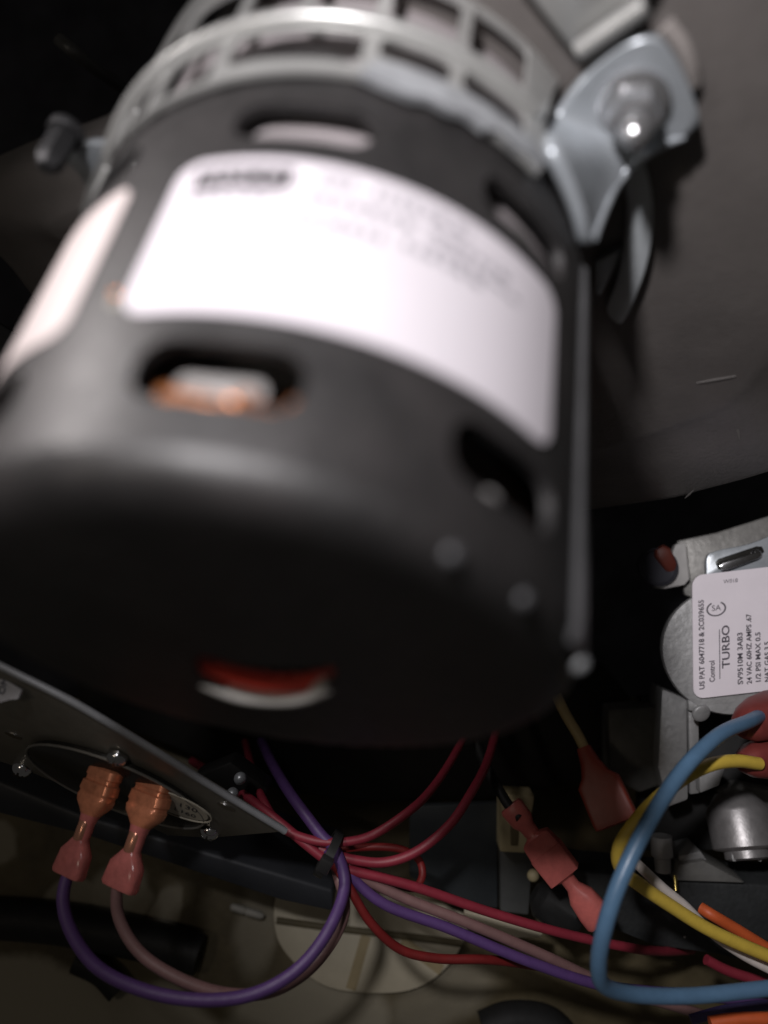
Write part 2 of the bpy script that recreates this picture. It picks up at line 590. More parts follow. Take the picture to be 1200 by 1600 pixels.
# what the vents show: laminations, windings, nylon bobbins, leads
lathe('stator_core', P0, D, [(0.20, 0.0), (0.20, 0.36), (0.50, 0.36), (0.50, 0.0)], M_STEEL, motor, 56)
bm = bmesh.new()
for k in range(0, 64):
    a0 = 360 / 64 * k
    if -3 < a0 - (360 if a0 > 180 else 0) < 82 or 325 < a0:
        continue
    tube_bm([cy(a0, 0.19, 0.33), cy(a0 + 1.5, 0.14, 0.365), cy(a0 + 3, 0.095, 0.355), cy(a0 + 4, 0.075, 0.31), cy(a0 + 4, 0.10, 0.25)], 0.019, 7, bm)
w_ = from_bm('copper_winding', bm, M_COPPER, motor)
def chip(name, a0, a1, t0, t1, r, m, rad=None):
    sh = [(math.degrees(x / r), y) for x, y in rrect(R_(a0) * r, R_(a1) * r, t0, t1, rad or (t1 - t0) * 0.45, 4)]
    c, t = (a0 + a1) / 2, (t0 + t1) / 2
    plate(name, [cy(a, t_, r) for a, t_ in sh], cy(c, t, r - 0.05) - cy(c, t, r), m, motor, 0.004)
chip('bobbin', -21.5, -7.5, 0.124, 0.150, 0.386, M_NYLON)
chip('bobbin', -70.0, -54.0, 0.108, 0.150, 0.392, M_NYLON)
chip('bobbin', 28.5, 31.5, 0.096, 0.110, 0.406, M_NYLON)
chip('fan_blade', -21.5, -6.0, 0.514, 0.534, 0.394, M_ZINCD)
chip('fan_blade', -66.0, -52.0, 0.520, 0.548, 0.394, M_ZINC)
chip('fan_blade', 30.0, 37.0, 0.512, 0.548, 0.400, M_CASTD)
chip('fan_blade', 38.5, 44.0, 0.510, 0.532, 0.406, M_ZINC)
tube('copper_strand', [cy(a, t, 0.392) for a, t in ((-22, 0.114), (-16, 0.108), (-11, 0.103), (-6, 0.101), (-3, 0.106), (-2, 0.122))], 0.012, M_COPPER, motor)
tube('copper_strand', [cy(a, t, 0.398) for a, t in ((-11.5, 0.092), (-9.8, 0.107), (-8.8, 0.118))], 0.011, M_COPPER, motor)
lathe('inner_hub', P0, D, [(0.51, 0.0), (0.51, 0.37), (0.60, 0.388), (0.95, 0.388), (0.98, 0.30), (0.98, 0.0)], mat('grey fan hub', (0.26, 0.235, 0.24), 0.5, 0.1, 0.1, 8), motor, 64)
tube('red_lead', [pt(285, 1012, 0.015), pt(330, 1040, 0.004), pt(375, 1057, 0.0), pt(420, 1066, 0.0), pt(470, 1068, 0.004), pt(530, 1056, 0.02)], 0.014, mat('red lead vinyl', (0.60, 0.05, 0.03), 0.4), motor)
tube('bearing_rim', [pt(318, 1062, 0.0), pt(355, 1078, -0.006), pt(385, 1086, -0.008), pt(430, 1090, -0.006), pt(475, 1086, -0.004), pt(516, 1068, 0.0)], 0.0125, mat('white sleeve', (0.55, 0.53, 0.50), 0.4), motor)

# seam flange down the right side, lighter grey than the shell
bm = bmesh.new()
seam = [(-0.004, 0.0), (0.0, 0.012), (0.64, 0.012), (0.645, 0.0)]
def seam_sec(t, h):
    return [bm.verts.new(cy(a, t, r)) for a, r in ((54.5, RM - 0.004), (55.5, RM + h), (64.5, RM + h), (65.5, RM - 0.004))]
secs = [seam_sec(0.012, 0.001), seam_sec(0.03, 0.007)] + [seam_sec(0.03 + 0.6 * k / 10, 0.008) for k in range(1, 11)] + [seam_sec(0.64, 0.002)]
for i in range(len(secs) - 1):
    for k in range(3):
        bm.faces.new((secs[i][k], secs[i][k + 1], secs[i + 1][k + 1], secs[i + 1][k]))
from_bm('seam_flange', bm, mat('grey seam paint', (0.050, 0.050, 0.052), 0.45, 0.0, 0.2, 12), motor)
def dome(name, P, n, r, m, parent, h=0.7):
    prof = [(-0.2 * r, r)] + [(h * r * math.sin(a * PI / 10), r * math.cos(a * PI / 10)) for a in range(5)] + [(h * r, 0)]
    return lathe(name, P, n, prof, m, parent, 20)
M_SPECK = mat('grey speck', (0.05, 0.05, 0.053), 0.45)
M_SPECKL = mat('pale speck', (0.17, 0.175, 0.18), 0.45)
dome('dome', cy(61, 0.004, RM + 0.003), (U * math.cos(R_(61)) + T * math.sin(R_(61)) - D).normalized(), 0.010, M_SPECKL, motor)  # domes added for blurred glints off dust specks and the shell's rim
for th, t in ((22.5, 0.006), (37.5, 0.006)):
    dome('dome', cy(th, t, RM - 0.006), (U * math.cos(R_(th)) + T * math.sin(R_(th)) - D * 0.6).normalized(), 0.009, M_SPECK, motor)
for q in ((552, 1012), (560, 1122)):
    dome('dome', pt(*q, 0.0), -D, 0.009, M_SPECKL, motor, 0.8)  # added domes for glints off dust on the end face
dome('dome', pt(268, 1078, 0.0), -D, 0.008, M_SPECK, motor, 0.8)
dome('copper_glint', cy(-10.8, 0.106, 0.402), (U * 0.9 + V((-0.3, -0.4, 0.6))).normalized(), 0.009, M_COPPER, motor, 0.9)  # dome added to catch light as the glint off the copper wires
dome('dome', cy(-34, 0.242, RM), cy(-34, 0, 1) - P0, 0.006, M_COPPER, motor)  # added domes for the small glints beside the sticker
dome('dome', cy(-33.6, 0.228, RM), cy(-34, 0, 1) - P0, 0.006, mat('dull speck', (0.35, 0.33, 0.28), 0.5), motor)

# stickers on the shell
def sticker(th0, th1, t0, t1, rad, m=None):
    r = RM + 0.0025
    return from_bm('sticker', sheet_bm(rrect(R_(th0) * r, R_(th1) * r, t0, t1, rad), [], 0.025, wrap(r), 0.002), m or M_LABEL, motor)
st = sticker(-31.6, 40.6, 0.203, 0.457, 0.032)
RL = RM + 0.0032
def on_label(th, t):
    """lettering on the sticker: x along the arc to the right, y along the axis"""
    return lambda x, y: cy(th + math.degrees(x / RL), t + y, RL)
flat('printed_box', sheet_bm(rrect(R_(-28.0) * RL, R_(-11.8) * RL, 0.400, 0.441, 0.003, 2), [], 0.02, wrap(RL), 0.0004), mat('faded black ink', (0.02, 0.018, 0.02), 0.6, spec=0.2), st)
RL2 = RL + 0.0006
flat('lettering', text_bm('FASCO', 0.033, lambda x, y: cy(-19.9 + math.degrees(x / RL2), 0.4215 + y, RL2)), M_LABEL, st)
bm = bmesh.new()
def dashes(th0, th1, t, h):
    th = th0
    while th < th1:
        w = random.uniform(1.1, 2.6)
        a, b = th, min(th + w, th1)
        mid = (a + b) / 2
        lo = [cy(q, t - h / 2, RL) for q in (a, mid, b)]; hi = [cy(q, t + h / 2, RL) for q in (b, mid, a)]
        bm.faces.new([bm.verts.new(p) for p in lo + hi])
        th += w + random.uniform(0.5, 1.2)
for th0, th1, t, h in ((-8, -2, 0.430, 0.014), (1, 18, 0.428, 0.014), (-28, -14, 0.384, 0.012), (-9, 9, 0.394, 0.013), (11, 27, 0.398, 0.012), (-28, -16, 0.352, 0.013), (-13, 4, 0.356, 0.013), (7, 22, 0.360, 0.012), (-28, -20, 0.325, 0.008), (12, 30, 0.376, 0.008)):
    dashes(th0, th1, t, h)
flat('small_print', bm, M_INKG, st)['kind'] = 'stuff'
sticker(-104, -42.0, 0.198, 0.457, 0.03, mat('aged label stock', (0.50, 0.44, 0.43), 0.5, 0, 0.02, 6))

# vented zinc collar between the motor and the blower
RC = 0.435
def win(th0, th1, t0, t1, rad=0.010):
    return rrect(R_(th0) * RC, R_(th1) * RC, t0, t1, rad, 4)
wins = []
ribs = [-93, -78, -62.5, -47, -32.0, -19.0, -5.0, 10.5, 26.5]
for i in range(len(ribs) - 1):
    a, b = ribs[i] + 1.15, ribs[i + 1] - 1.15
    if ribs[i] < -33:
        wins.append(win(a, b, 0.626, 0.720))
    elif ribs[i] > -6:
        wins.append(win(a, b + 1.0 * (ribs[i] > 9), 0.674, 0.722, 0.014))
    wins.append(win(a, b, 0.768, 0.880))
wins.append(win(-30.4, -6.6, 0.648, 0.722))
edge = [(R_(-120) * RC, 0.99), (R_(-120) * RC, 0.615), (R_(-33) * RC, 0.615), (R_(-6) * RC, 0.625), (R_(30.3) * RC, 0.625), (R_(31.5) * RC, 0.66), (R_(31.0) * RC, 0.75), (R_(33.5) * RC, 0.86), (R_(40) * RC, 0.99)]
from_bm('vented_collar', sheet_bm(edge, wins, 0.022, wrap(RC), 0.007), M_CAGE, motor)
# raised clamp band at the right, bead along the ring
M_BAND = mat('bluish zinc band', (0.30, 0.31, 0.325), 0.36, 0.3, 0.3, 14, 0.1, 60)
bnd = [(R_(q) * 0.440, t) for q, t in ((-6, 0.622), (-2, 0.612), (3, 0.606), (6, 0.616), (10, 0.612), (13, 0.622), (17, 0.616), (20, 0.628), (24, 0.624), (27, 0.634), (30.5, 0.632), (31, 0.655), (29, 0.676), (24.5, 0.668), (12.5, 0.664), (4, 0.664), (-4, 0.658))]
from_bm('clamp_band', sheet_bm(bnd, [], 0.022, wrap(0.440), 0.010), M_BAND, motor)
tube('collar_bead', [cy(a, 0.745, RC + 0.002) for a in range(-100, 29, 4)], 0.011, M_CAGE, motor, 12, 3)
# outward flange at the blower end
fl = [pt(896, 82, 0.874), pt(1012, 4, 0.874), pt(1030, -60, 0.874), pt(860, -120, 0.874), pt(800, -40, 0.874)]
plate('collar_flange', fl, D * 0.02, M_CAGE, motor, 0.006)
tube('flange_fold', [pt(903, 80, 0.858), pt(955, 44, 0.858), pt(1008, 8, 0.858)], 0.014, M_CAGE, motor)

# mounting ears with bolts
def ear(outline, t, web, bolt_px, bolt_r, fold, m_bolt):
    e = from_bm('mounting_ear', plate_bm(smooth_loop([pt(x, y, t) for x, y in outline], 3), D * 0.022, 0.007), M_ZINC, motor)
    if web:
        plate('ear_web', web, D * 0.014, M_ZINCD, motor, 0.004)
    if fold:
        tube('ear_fold', fold, lambda s: 0.005 + 0.008 * math.sin(PI * min(1, s * 0.86 + 0.02)), M_ZINC, motor)
    b = pt(*bolt_px, t) - D * 0.001
    ax = -D
    bb = lathe('mounting_bolt', b, ax, [(-0.004, bolt_r * 1.3), (0.008, bolt_r * 1.3), (0.012, bolt_r * 1.18), (0.012, 0)], m_bolt, motor, 32)
    lathe('hex_head', b, ax, [(0.012, bolt_r * 1.02), (0.075, bolt_r * 1.02), (0.088, bolt_r * 0.9), (0.098, bolt_r * 0.55), (0.101, 0)], m_bolt, bb, 6)
# right ear: one pressed sheet, flat under the bolt and swept down into an arm that meets the collar
rows_ = [[pt(975, 66, 0.864), pt(1000, 56, 0.864), pt(1030, 52, 0.864)],
         [pt(926, 100, 0.865), pt(990, 92, 0.865), pt(1064, 100, 0.865)],
         [pt(888, 146, 0.865), pt(980, 150, 0.866), pt(1090, 166, 0.866)],
         [pt(858, 188, 0.860), pt(960, 208, 0.864), pt(1096, 200, 0.866)],
         [pt(838, 214, 0.790), pt(946, 234, 0.856), pt(1034, 226, 0.864)],
         [cy(29.5, 0.69, 0.442), pt(945, 262, 0.838), pt(998, 250, 0.858)],
         [cy(36, 0.672, 0.440), pt(934, 300, 0.790), pt(964, 284, 0.835)],
         [cy(42, 0.660, 0.438), pt(924, 345, 0.715), pt(944, 326, 0.765)],
         [cy(46.5, 0.650, 0.437), pt(914, 388, 0.648), pt(926, 378, 0.668)]]
bm = bmesh.new()
gv = [[bm.verts.new(p) for p in r] for r in rows_]
for a in range(len(gv) - 1):
    for b in range(2):
        bm.faces.new((gv[a][b], gv[a][b + 1], gv[a + 1][b + 1], gv[a + 1][b]))
arm = from_bm('mounting_ear', bm, M_ZINC, motor, auto=0)
md = arm.modifiers.new('round', 'SUBSURF'); md.levels = 3; md.render_levels = 3
md = arm.modifiers.new('thick', 'SOLIDIFY'); md.thickness = 0.020; md.offset = 0
tube('ear_fold', [pt(1070, 214, 0.858), pt(1030, 228, 0.852), pt(996, 250, 0.846), pt(966, 282, 0.826), pt(946, 322, 0.760), pt(928, 372, 0.664)], lambda s_: 0.004 + 0.006 * math.sin(PI * min(1, s_ * 0.9 + 0.03)), M_ZINC, motor)
def bolt(bolt_px, t, r, m):
    b = pt(*bolt_px, t)
    bb = lathe('mounting_bolt', b, -D, [(-0.012, r * 1.35), (0.010, r * 1.35), (0.014, r * 1.2), (0.014, 0)], m, motor, 32)
    lathe('hex_head', b, -D, [(0.012, r * 1.0), (0.050, r * 1.0), (0.058, r * 0.9), (0.058, 0)], m, bb, 6)
    lathe('bolt_tip', b, -D, [(0.055, r * 0.62), (0.075, r * 0.62), (0.092, r * 0.52), (0.102, r * 0.3), (0.105, 0)], m, bb, 24)
bolt((990, 160), 0.858, 0.040, mat('bolt zinc', (0.50, 0.50, 0.51), 0.22, 0.85, 0.1, 14))
ear([(94, 242), (126, 228), (172, 228), (190, 258), (166, 316), (144, 318), (124, 276)], 0.82, None, (104, 206), 0.024, None, mat('dark screw steel', (0.05, 0.05, 0.053), 0.5, 0.5))
# second bracket leg further back, standing on the blower
leg = smooth_loop([pt(x, y, 0.872) for x, y in [(968, 252), (1004, 256), (1020, 330), (1014, 400), (996, 458), (974, 504), (958, 502), (948, 482), (964, 440), (976, 380), (980, 315)]], 3)
plate('bracket_leg', leg, D * 0.02, mat('pale zinc leg', (0.46, 0.49, 0.51), 0.45, 0.1), motor, 0.008)
plate('bracket_gusset', [pt(930, 412, 0.87), pt(958, 398, 0.875), pt(978, 385, 0.885), pt(940, 462, 0.88), pt(930, 460, 0.875)], D * 0.02, M_ZINCD, motor, 0.004)
tube('housing_rib', [pt(1040, 40, 0.892), pt(1062, 68, 0.889), pt(1076, 100, 0.889), pt(1082, 130, 0.892)], 0.014, mat('worn grey plastic', (0.22, 0.20, 0.19), 0.5), house)
# thing in the dark at the upper left
pin = tube('steel_pin', [at(92, 62, 1.75), at(112, 78, 1.75), at(145, 104, 1.8), at(210, 150, 1.95)], 0.015, mat('dark pin steel', (0.06, 0.06, 0.06), 0.4, 0.3))
tag(pin, 'short blurred steel pin sticking out in the dark above the left mounting ear', 'pin')

# steel edge passing behind the motor at the far left
sb = plate('cabinet_brace', [at(-60, 468, 2.0), at(40, 530, 2.0), at(120, 590, 2.0), at(120, 700, 2.0), at(-60, 640, 2.0)], V((0, 0.05, 0)), M_RAIL, None, 0.006)
tag(sb, 'blue grey steel brace with a bright edge behind the motor at the far left', 'brace')

# ------------------------------------------------------------------ limit switch plate, lower left
SC = at(185, 1222, 2.0)
SN = V((-0.269, -0.664, -0.695)).normalized()
E1 = (V((0.93, 0, -0.36)) - SN * V((0.93, 0, -0.36)).dot(SN)).normalized()
E2 = SN.cross(E1)
def sp(px, py, lift=0.0):
    return on_plane(px, py, SC + SN * lift, SN)
sw = thing('limit_switch', 'round dark limit switch on a bright edged steel plate at lower left', 'switch', SC)
plate('mounting_plate', [sp(-70, 1008), sp(110, 1097), sp(200, 1150), sp(445, 1300), sp(330, 1310), sp(262, 1306), sp(130, 1240), sp(30, 1200), sp(-70, 1168)], -SN * 0.014, M_PLATE, sw, 0.004)
tube('plate_edge', [sp(-70, 1005), sp(20, 1050), sp(110, 1095), sp(200, 1148), sp(320, 1222), sp(446, 1299)], 0.0085, mat('lit plate edge', (0.34, 0.35, 0.37), 0.4, 0.4), sw)  # lighter colour stands for light on the plate's near edge
def circ(c, r, rx=1.0, n=40):
    return [c + (E1 * math.cos(2 * PI * k / n) * rx + E2 * math.sin(2 * PI * k / n)) * r for k in range(n)]
plate('switch_disc', circ(SC + SN * 0.016, 0.165, 1.44), -SN * 0.014, M_DISC, sw, 0.003)
bm = bmesh.new()
tube_bm(circ(SC + SN * 0.016, 0.168, 1.43) + circ(SC + SN * 0.016, 0.168, 1.43)[:1], 0.0035, 8, bm)
from_bm('disc_rim', bm, mat('rolled steel rim', (0.25, 0.24, 0.22), 0.35, 0.6), sw)
oc = sp(272, 1258, 0.0185)
ov = plate('oval_sticker', circ(oc, 0.062, 1.45), -SN * 0.002, mat('cream sticker', (0.40, 0.37, 0.30), 0.5), sw)
bm = bmesh.new()
for r0 in (0.070,):
    tube_bm(circ(oc, r0, 1.42)[-14:] + circ(oc, r0, 1.42)[:14], 0.0022, 6, bm)
from_bm('sticker_ring', bm, mat('cream sticker', (0.4, 0.37, 0.3)), ov)
bm = text_bm('130', 0.036, lambda x, y: oc + SN * 0.001 + E1 * (x + 0.035) + E2 * (y + 0.02))
text_bm('L160', 0.030, lambda x, y: oc + SN * 0.001 + E1 * (x + 0.030) + E2 * (y - 0.022), bm)
flat('lettering', bm, M_INK, ov)
def pan(px, py, r, lift=0.0, big=0.85):
    s = dome('screw', sp(px, py, lift), SN, r, M_CHROME, sw, big)
    C_ = sp(px, py, lift) + SN * r * big
    bm = bmesh.new()
    for a in (E1, E2):
        b = SN.cross(a)
        p = [C_ - a * r * 0.5 - b * r * 0.09, C_ + a * r * 0.5 - b * r * 0.09, C_ + a * r * 0.5 + b * r * 0.09, C_ - a * r * 0.5 + b * r * 0.09]
        lo = [bm.verts.new(q - SN * r * 0.22) for q in p]; hi = [bm.verts.new(q + SN * 0.0004 * (1 if a is E1 else 1.5)) for q in p]
        bm.faces.new(hi)
        for k in range(4):
            bm.faces.new((lo[k], lo[(k + 1) % 4], hi[(k + 1) % 4], hi[k]))
    from_bm('cross_recess', bm, M_DISC, s, smooth=False)
pan(36, 1200, 0.029)
pan(183, 1184, 0.026, 0.01, 0.7)
pan(328, 1298, 0.028)
for px, py in ((20, 1150), (353, 1261)):
    plate('rivet_slot', circ(sp(px, py, 0.003), 0.012, 1.9, 16), -SN * 0.004, M_CHROME, sw)
for px, py in ((375, 1216), (363, 1240)):
    s = dome('terminal_screw', at(px, py, 2.1), V((-0.2, -0.7, 0.6)).normalized(), 0.017, M_ZINC, sw)
plate('switch_body', [at(300, 1215, 2.14), at(360, 1190, 2.14), at(420, 1235, 2.14), at(390, 1268, 2.14)], V((0, 0.1, 0)), M_BLACKR, sw, 0.008)
# paper label at the frame's left edge, wrapped on the plate's front lip
LQ = V((-0.25, -0.95, 0.17)).normalized()
LQ0 = sp(10, 1075) + LQ * 0.03
lab = plate('paper_label', [on_plane(x, y, LQ0, LQ) for x, y in [(-70, 1022), (0, 1058), (34, 1078), (28, 1092), (12, 1094), (0, 1098), (-70, 1074)]], LQ * -0.006, mat('grey paper', (0.42, 0.42, 0.45), 0.6), sw)
lx = V((0.20, 0, 1)); lx = (lx - LQ * lx.dot(LQ)).normalized(); ly = LQ.cross(lx)
c0 = on_plane(3, 1080, LQ0 + LQ * 0.002, LQ)
flat('lettering', text_bm('OM', 0.024, lambda x, y: c0 + lx * (x + 0.012) + ly * y), mat('navy ink', (0.01, 0.012, 0.04), 0.5), lab)

rail = plate('support_rail', [at(-80, 1200, 2.3), at(0, 1222, 2.3), at(130, 1276, 2.3), at(520, 1392, 2.3), at(520, 1425, 2.3), at(440, 1408, 2.3), at(130, 1305, 2.3), at(-80, 1252, 2.3)], V((0.02, 0.2, 0.10)), M_RAIL, None, 0.008)
tag(rail, 'sloping dark blue grey rail running under the limit switch plate', 'rail')

# ------------------------------------------------------------------ black hose and cream plate on the cabinet floor
def hose(name, px, r, lift, label, cat):
    o = tube(name, [lp(x, y, lift) for x, y in px], r, M_BLACKR)
    return tag(o, label, cat)
hose('rubber_hose', [(-60, 1432), (60, 1440), (120, 1448), (190, 1462), (262, 1478), (312, 1492)], 0.062, 0.055, 'thick black rubber hose lying on the floor behind the purple wire loop', 'hose')
hose('hose_stub', [(120, 1500), (160, 1520), (186, 1548)], 0.040, 0.04, 'short black hose end on the floor just below the purple wire loop', 'hose')
hose('rubber_grommet', [(756, 1612), (800, 1596), (860, 1606), (900, 1660)], 0.06, 0.03, 'black rubber grommet at the bottom edge below the purple wires', 'grommet')
cp = thing('cream_shield', 'round cream shield with dark seam lying behind the wire loop', 'shield', lp(570, 1470, 0.02))
sh_px = [(436, 1392), (500, 1370), (600, 1390), (720, 1425), (726, 1468), (690, 1520), (640, 1548), (570, 1552), (505, 1540), (455, 1500), (430, 1455)]
from_bm('shield_disc', plate_bm(smooth_loop([lp(x, y, 0.03) for x, y in sh_px], 5), -LN * 0.02, 0.004), M_CREAM, cp)
tube('shield_seam', [lp(432, 1438, 0.03), lp(520, 1450, 0.031), lp(610, 1460, 0.031), lp(722, 1474, 0.03)], 0.011, mat('dark seam', (0.075, 0.06, 0.03), 0.7), cp)
for a, b in (((572, 1462), (548, 1546)), ((628, 1470), (690, 1516))):
    d_ = (lp(*b) - lp(*a)).normalized().cross(LN) * 0.016
    plate('tape_strip', [lp(*a, 0.033) - d_, lp(*a, 0.033) + d_, lp(*b, 0.033) + d_, lp(*b, 0.033) - d_], -LN * 0.002, mat('yellowed tape', (0.24, 0.19, 0.10), 0.6), cp)
pl = loft('white_plug', lp(360, 1416, 0.04), lp(412, 1432, 0.04), LN, [(0, 0.006, 0.006, 2), (0.05, 0.012, 0.012, 2), (0.4, 0.013, 0.013, 2), (0.45, 0.010, 0.010, 2), (0.5, 0.013, 0.013, 2), (0.9, 0.012, 0.012, 2), (1.0, 0.006, 0.006, 2)], M_PALE)
tag(pl, 'short pale ribbed plug on the stained floor left of the cream shield', 'plug')

# ------------------------------------------------------------------ wires, lower left bundle
def wire(name, px, r, m, label, group=None, n=9):
    t = thing(name, label, 'wire', at(*px[0]), group)
    tube('insulation', [at(*p) for p in px], r, m, t, 14, n, 0.006)
    return t
BG = 'red wires gathered by the cable tie'
def spade(t, A, B, w):
    """insulated push-on connector from its mouth A to its cuff B"""
    side = V((1, -0.35, 0.25))
    c = loft('spade_connector', A, B, side,
             [(0.42, 0.60 * w, 0.42 * w, 2.4), (0.46, 0.50 * w, 0.42 * w, 2.3), (0.52, 0.43 * w, 0.40 * w, 2.2),
              (0.66, 0.42 * w, 0.40 * w, 2.2), (0.71, 0.60 * w, 0.44 * w, 2.4), (0.79, 0.92 * w, 0.48 * w, 3), (0.97, 1.0 * w, 0.44 * w, 4), (1.0, 0.94 * w, 0.38 * w, 4)], M_PINK, t)
    loft('barrel_sleeve', A, B, side,
         [(0.0, 0.84 * w, 0.42 * w, 4), (0.02, 0.96 * w, 0.54 * w, 4.5), (0.09, 0.97 * w, 0.55 * w, 5), (0.105, 0.90 * w, 0.49 * w, 5), (0.135, 0.90 * w, 0.49 * w, 5), (0.15, 1.0 * w, 0.58 * w, 5),
          (0.23, 1.03 * w, 0.60 * w, 5), (0.245, 0.97 * w, 0.55 * w, 5), (0.27, 0.97 * w, 0.55 * w, 5), (0.285, 1.02 * w, 0.59 * w, 5), (0.34, 0.98 * w, 0.57 * w, 4), (0.40, 0.72 * w, 0.48 * w, 3), (0.44, 0.56 * w, 0.43 * w, 2.5), (0.445, 0.4 * w, 0.3 * w, 2.4)],
         mat('copper tinted sleeve', (0.62, 0.235, 0.125), 0.24, 0.35, 0.35, 30, 0.2, 24), c)
    ax = (V(B) - V(A))
    loft('blade', V(A) - ax * 0.16, V(A) + ax * 0.1, V((1, -0.35, 0.25)), [(0, 0.55 * w, 0.10 * w, 5), (1, 0.55 * w, 0.10 * w, 5)], M_CHROME, c)
    loft('crimp_barrel', V(A) + ax * 0.50, V(A) + ax * 0.68, V((1, -0.35, 0.25)), [(0, 0.36 * w, 0.43 * w, 2.2), (0.1, 0.38 * w, 0.46 * w, 2.2), (0.9, 0.38 * w, 0.46 * w, 2.2), (1, 0.36 * w, 0.43 * w, 2.2)], mat('pink copper barrel', (0.55, 0.26, 0.17), 0.2, 0.6), c)
    return c
pw = wire('purple_wire', [(128, 1330, 1.88), (108, 1368, 1.86), (101, 1405, 1.84), (112, 1452, 1.82), (150, 1508, 1.80), (220, 1545, 1.79), (312, 1561, 1.79), (400, 1550, 1.81), (470, 1508, 1.84), (520, 1440, 1.90), (539, 1378, 1.965), (523, 1325, 1.99), (506, 1308, 2.0), (482, 1276, 2.03), (458, 1243, 2.10), (428, 1196, 2.32), (404, 1150, 2.60)], 0.0148, M_PURP, 'thick purple wire hanging in a big loop from the left pink connector')
spade(pw, at(168, 1200, 1.93), at(106, 1368, 1.86), 0.046)
mw = wire('brown_wire', [(195, 1340, 1.88), (185, 1385, 1.86), (186, 1430, 1.85), (216, 1486, 1.83), (280, 1529, 1.81), (360, 1552, 1.82), (432, 1544, 1.86), (496, 1500, 1.92), (538, 1425, 1.965), (528, 1365, 2.02), (518, 1330, 2.03)], 0.0138, M_MAUVE, 'dusty brown wire looping beside the purple one from the right pink connector')
spade(mw, at(246, 1216, 1.93), at(186, 1388, 1.86), 0.050)

wire('red_wire', [(300, 1190, 2.45), (345, 1218, 2.28), (388, 1246, 2.12), (440, 1285, 2.03), (500, 1335, 2.0), (522, 1352, 2.0), (545, 1360, 2.0), (640, 1384, 2.02), (760, 1424, 2.06), (880, 1456, 2.1), (990, 1481, 2.16), (1030, 1486, 2.26), (1080, 1484, 2.42)], 0.0125, M_RED, 'long bright red wire running right from the cable tie to behind the blue wire', BG)
wire('red_wire', [(380, 1150, 2.60), (396, 1205, 2.30), (413, 1250, 2.10), (440, 1290, 2.03), (480, 1309, 2.0), (520, 1316, 1.99), (575, 1310, 2.0), (640, 1271, 2.03), (676, 1236, 2.12), (720, 1160, 2.3), (760, 1060, 2.5)], 0.0112, M_RED, 'red wire with its upper branch rising into the dark right of the tie', BG)
wire('red_wire', [(500, 1325, 2.01), (530, 1338, 2.0), (595, 1350, 2.0), (650, 1335, 2.0), (705, 1292, 2.03), (738, 1240, 2.10), (766, 1175, 2.26), (790, 1060, 2.5)], 0.0122, M_RED, 'red wire curving up steeply beneath the motor, outermost of the pair', BG)
wire('red_wire', [(515, 1330, 2.03), (560, 1326, 2.04), (630, 1330, 2.05), (658, 1348, 2.06), (662, 1370, 2.05), (650, 1388, 2.05), (632, 1386, 2.06), (560, 1358, 2.05)], 0.010, M_DRED, 'thin dark red wire bent in a tight small loop right of the tie', BG)
wire('red_wire', [(520, 1345, 2.0), (545, 1385, 1.98), (578, 1440, 1.98), (625, 1482, 2.0), (680, 1496, 2.02), (760, 1499, 2.06), (840, 1510, 2.15)], 0.0115, M_DRED, 'dark red wire sagging lowest across the cream shield', BG)
wire('purple_wire', [(512, 1325, 2.0), (545, 1365, 2.0), (592, 1408, 2.0), (700, 1450, 2.02), (820, 1500, 2.04), (930, 1536, 2.07), (1010, 1548, 2.1), (1120, 1560, 2.15), (1260, 1580, 2.2)], 0.0135, M_PURP, 'straight purple wire running right, lowest in the fan of wires')
wire('brown_wire', [(515, 1322, 2.01), (552, 1362, 2.01), (620, 1398, 2.02), (740, 1446, 2.03), (850, 1492, 2.06), (950, 1538, 2.1), (1060, 1575, 2.14), (1180, 1612, 2.2)], 0.0135, M_MAUVE, 'grey brown wire running right between the red and purple wires')
tie = thing('cable_tie', 'black plastic cable tie cinching the red and purple wires', 'cable tie', at(512, 1335, 1.97))
TC = at(513, 1334, 1.985)
ta = (at(560, 1358, 1.99) - at(470, 1305, 2.0)).normalized()
tb = V((-0.36, -0.1, 0.93)); tb = (tb - ta * tb.dot(ta)).normalized(); tcx = ta.cross(tb)
bm = bmesh.new()
rs = []
for k in range(28):
    a = 2 * PI * k / 28
    dirn = tb * math.cos(a) * 0.056 + tcx * math.sin(a) * 0.058
    rs.append([bm.verts.new(TC + dirn * f + ta * h) for f, h in ((0.88, -0.011), (1.05, -0.011), (1.05, 0.011), (0.88, 0.011))])
for k in range(28):
    for j in range(4):
        bm.faces.new((rs[k][j], rs[k][(j + 1) % 4], rs[(k + 1) % 28][(j + 1) % 4], rs[(k + 1) % 28][j]))
from_bm('strap', bm, mat('black nylon tie', (0.02, 0.02, 0.02), 0.3), tie)
box('tie_head', TC + tcx * 0.060 * (1 if tcx.y < 0 else -1) + tb * 0.012, ta * 0.016, tb * 0.020, tcx * 0.012, mat('black nylon tie', (0.02, 0.02, 0.02), 0.3), tie, 0.004)

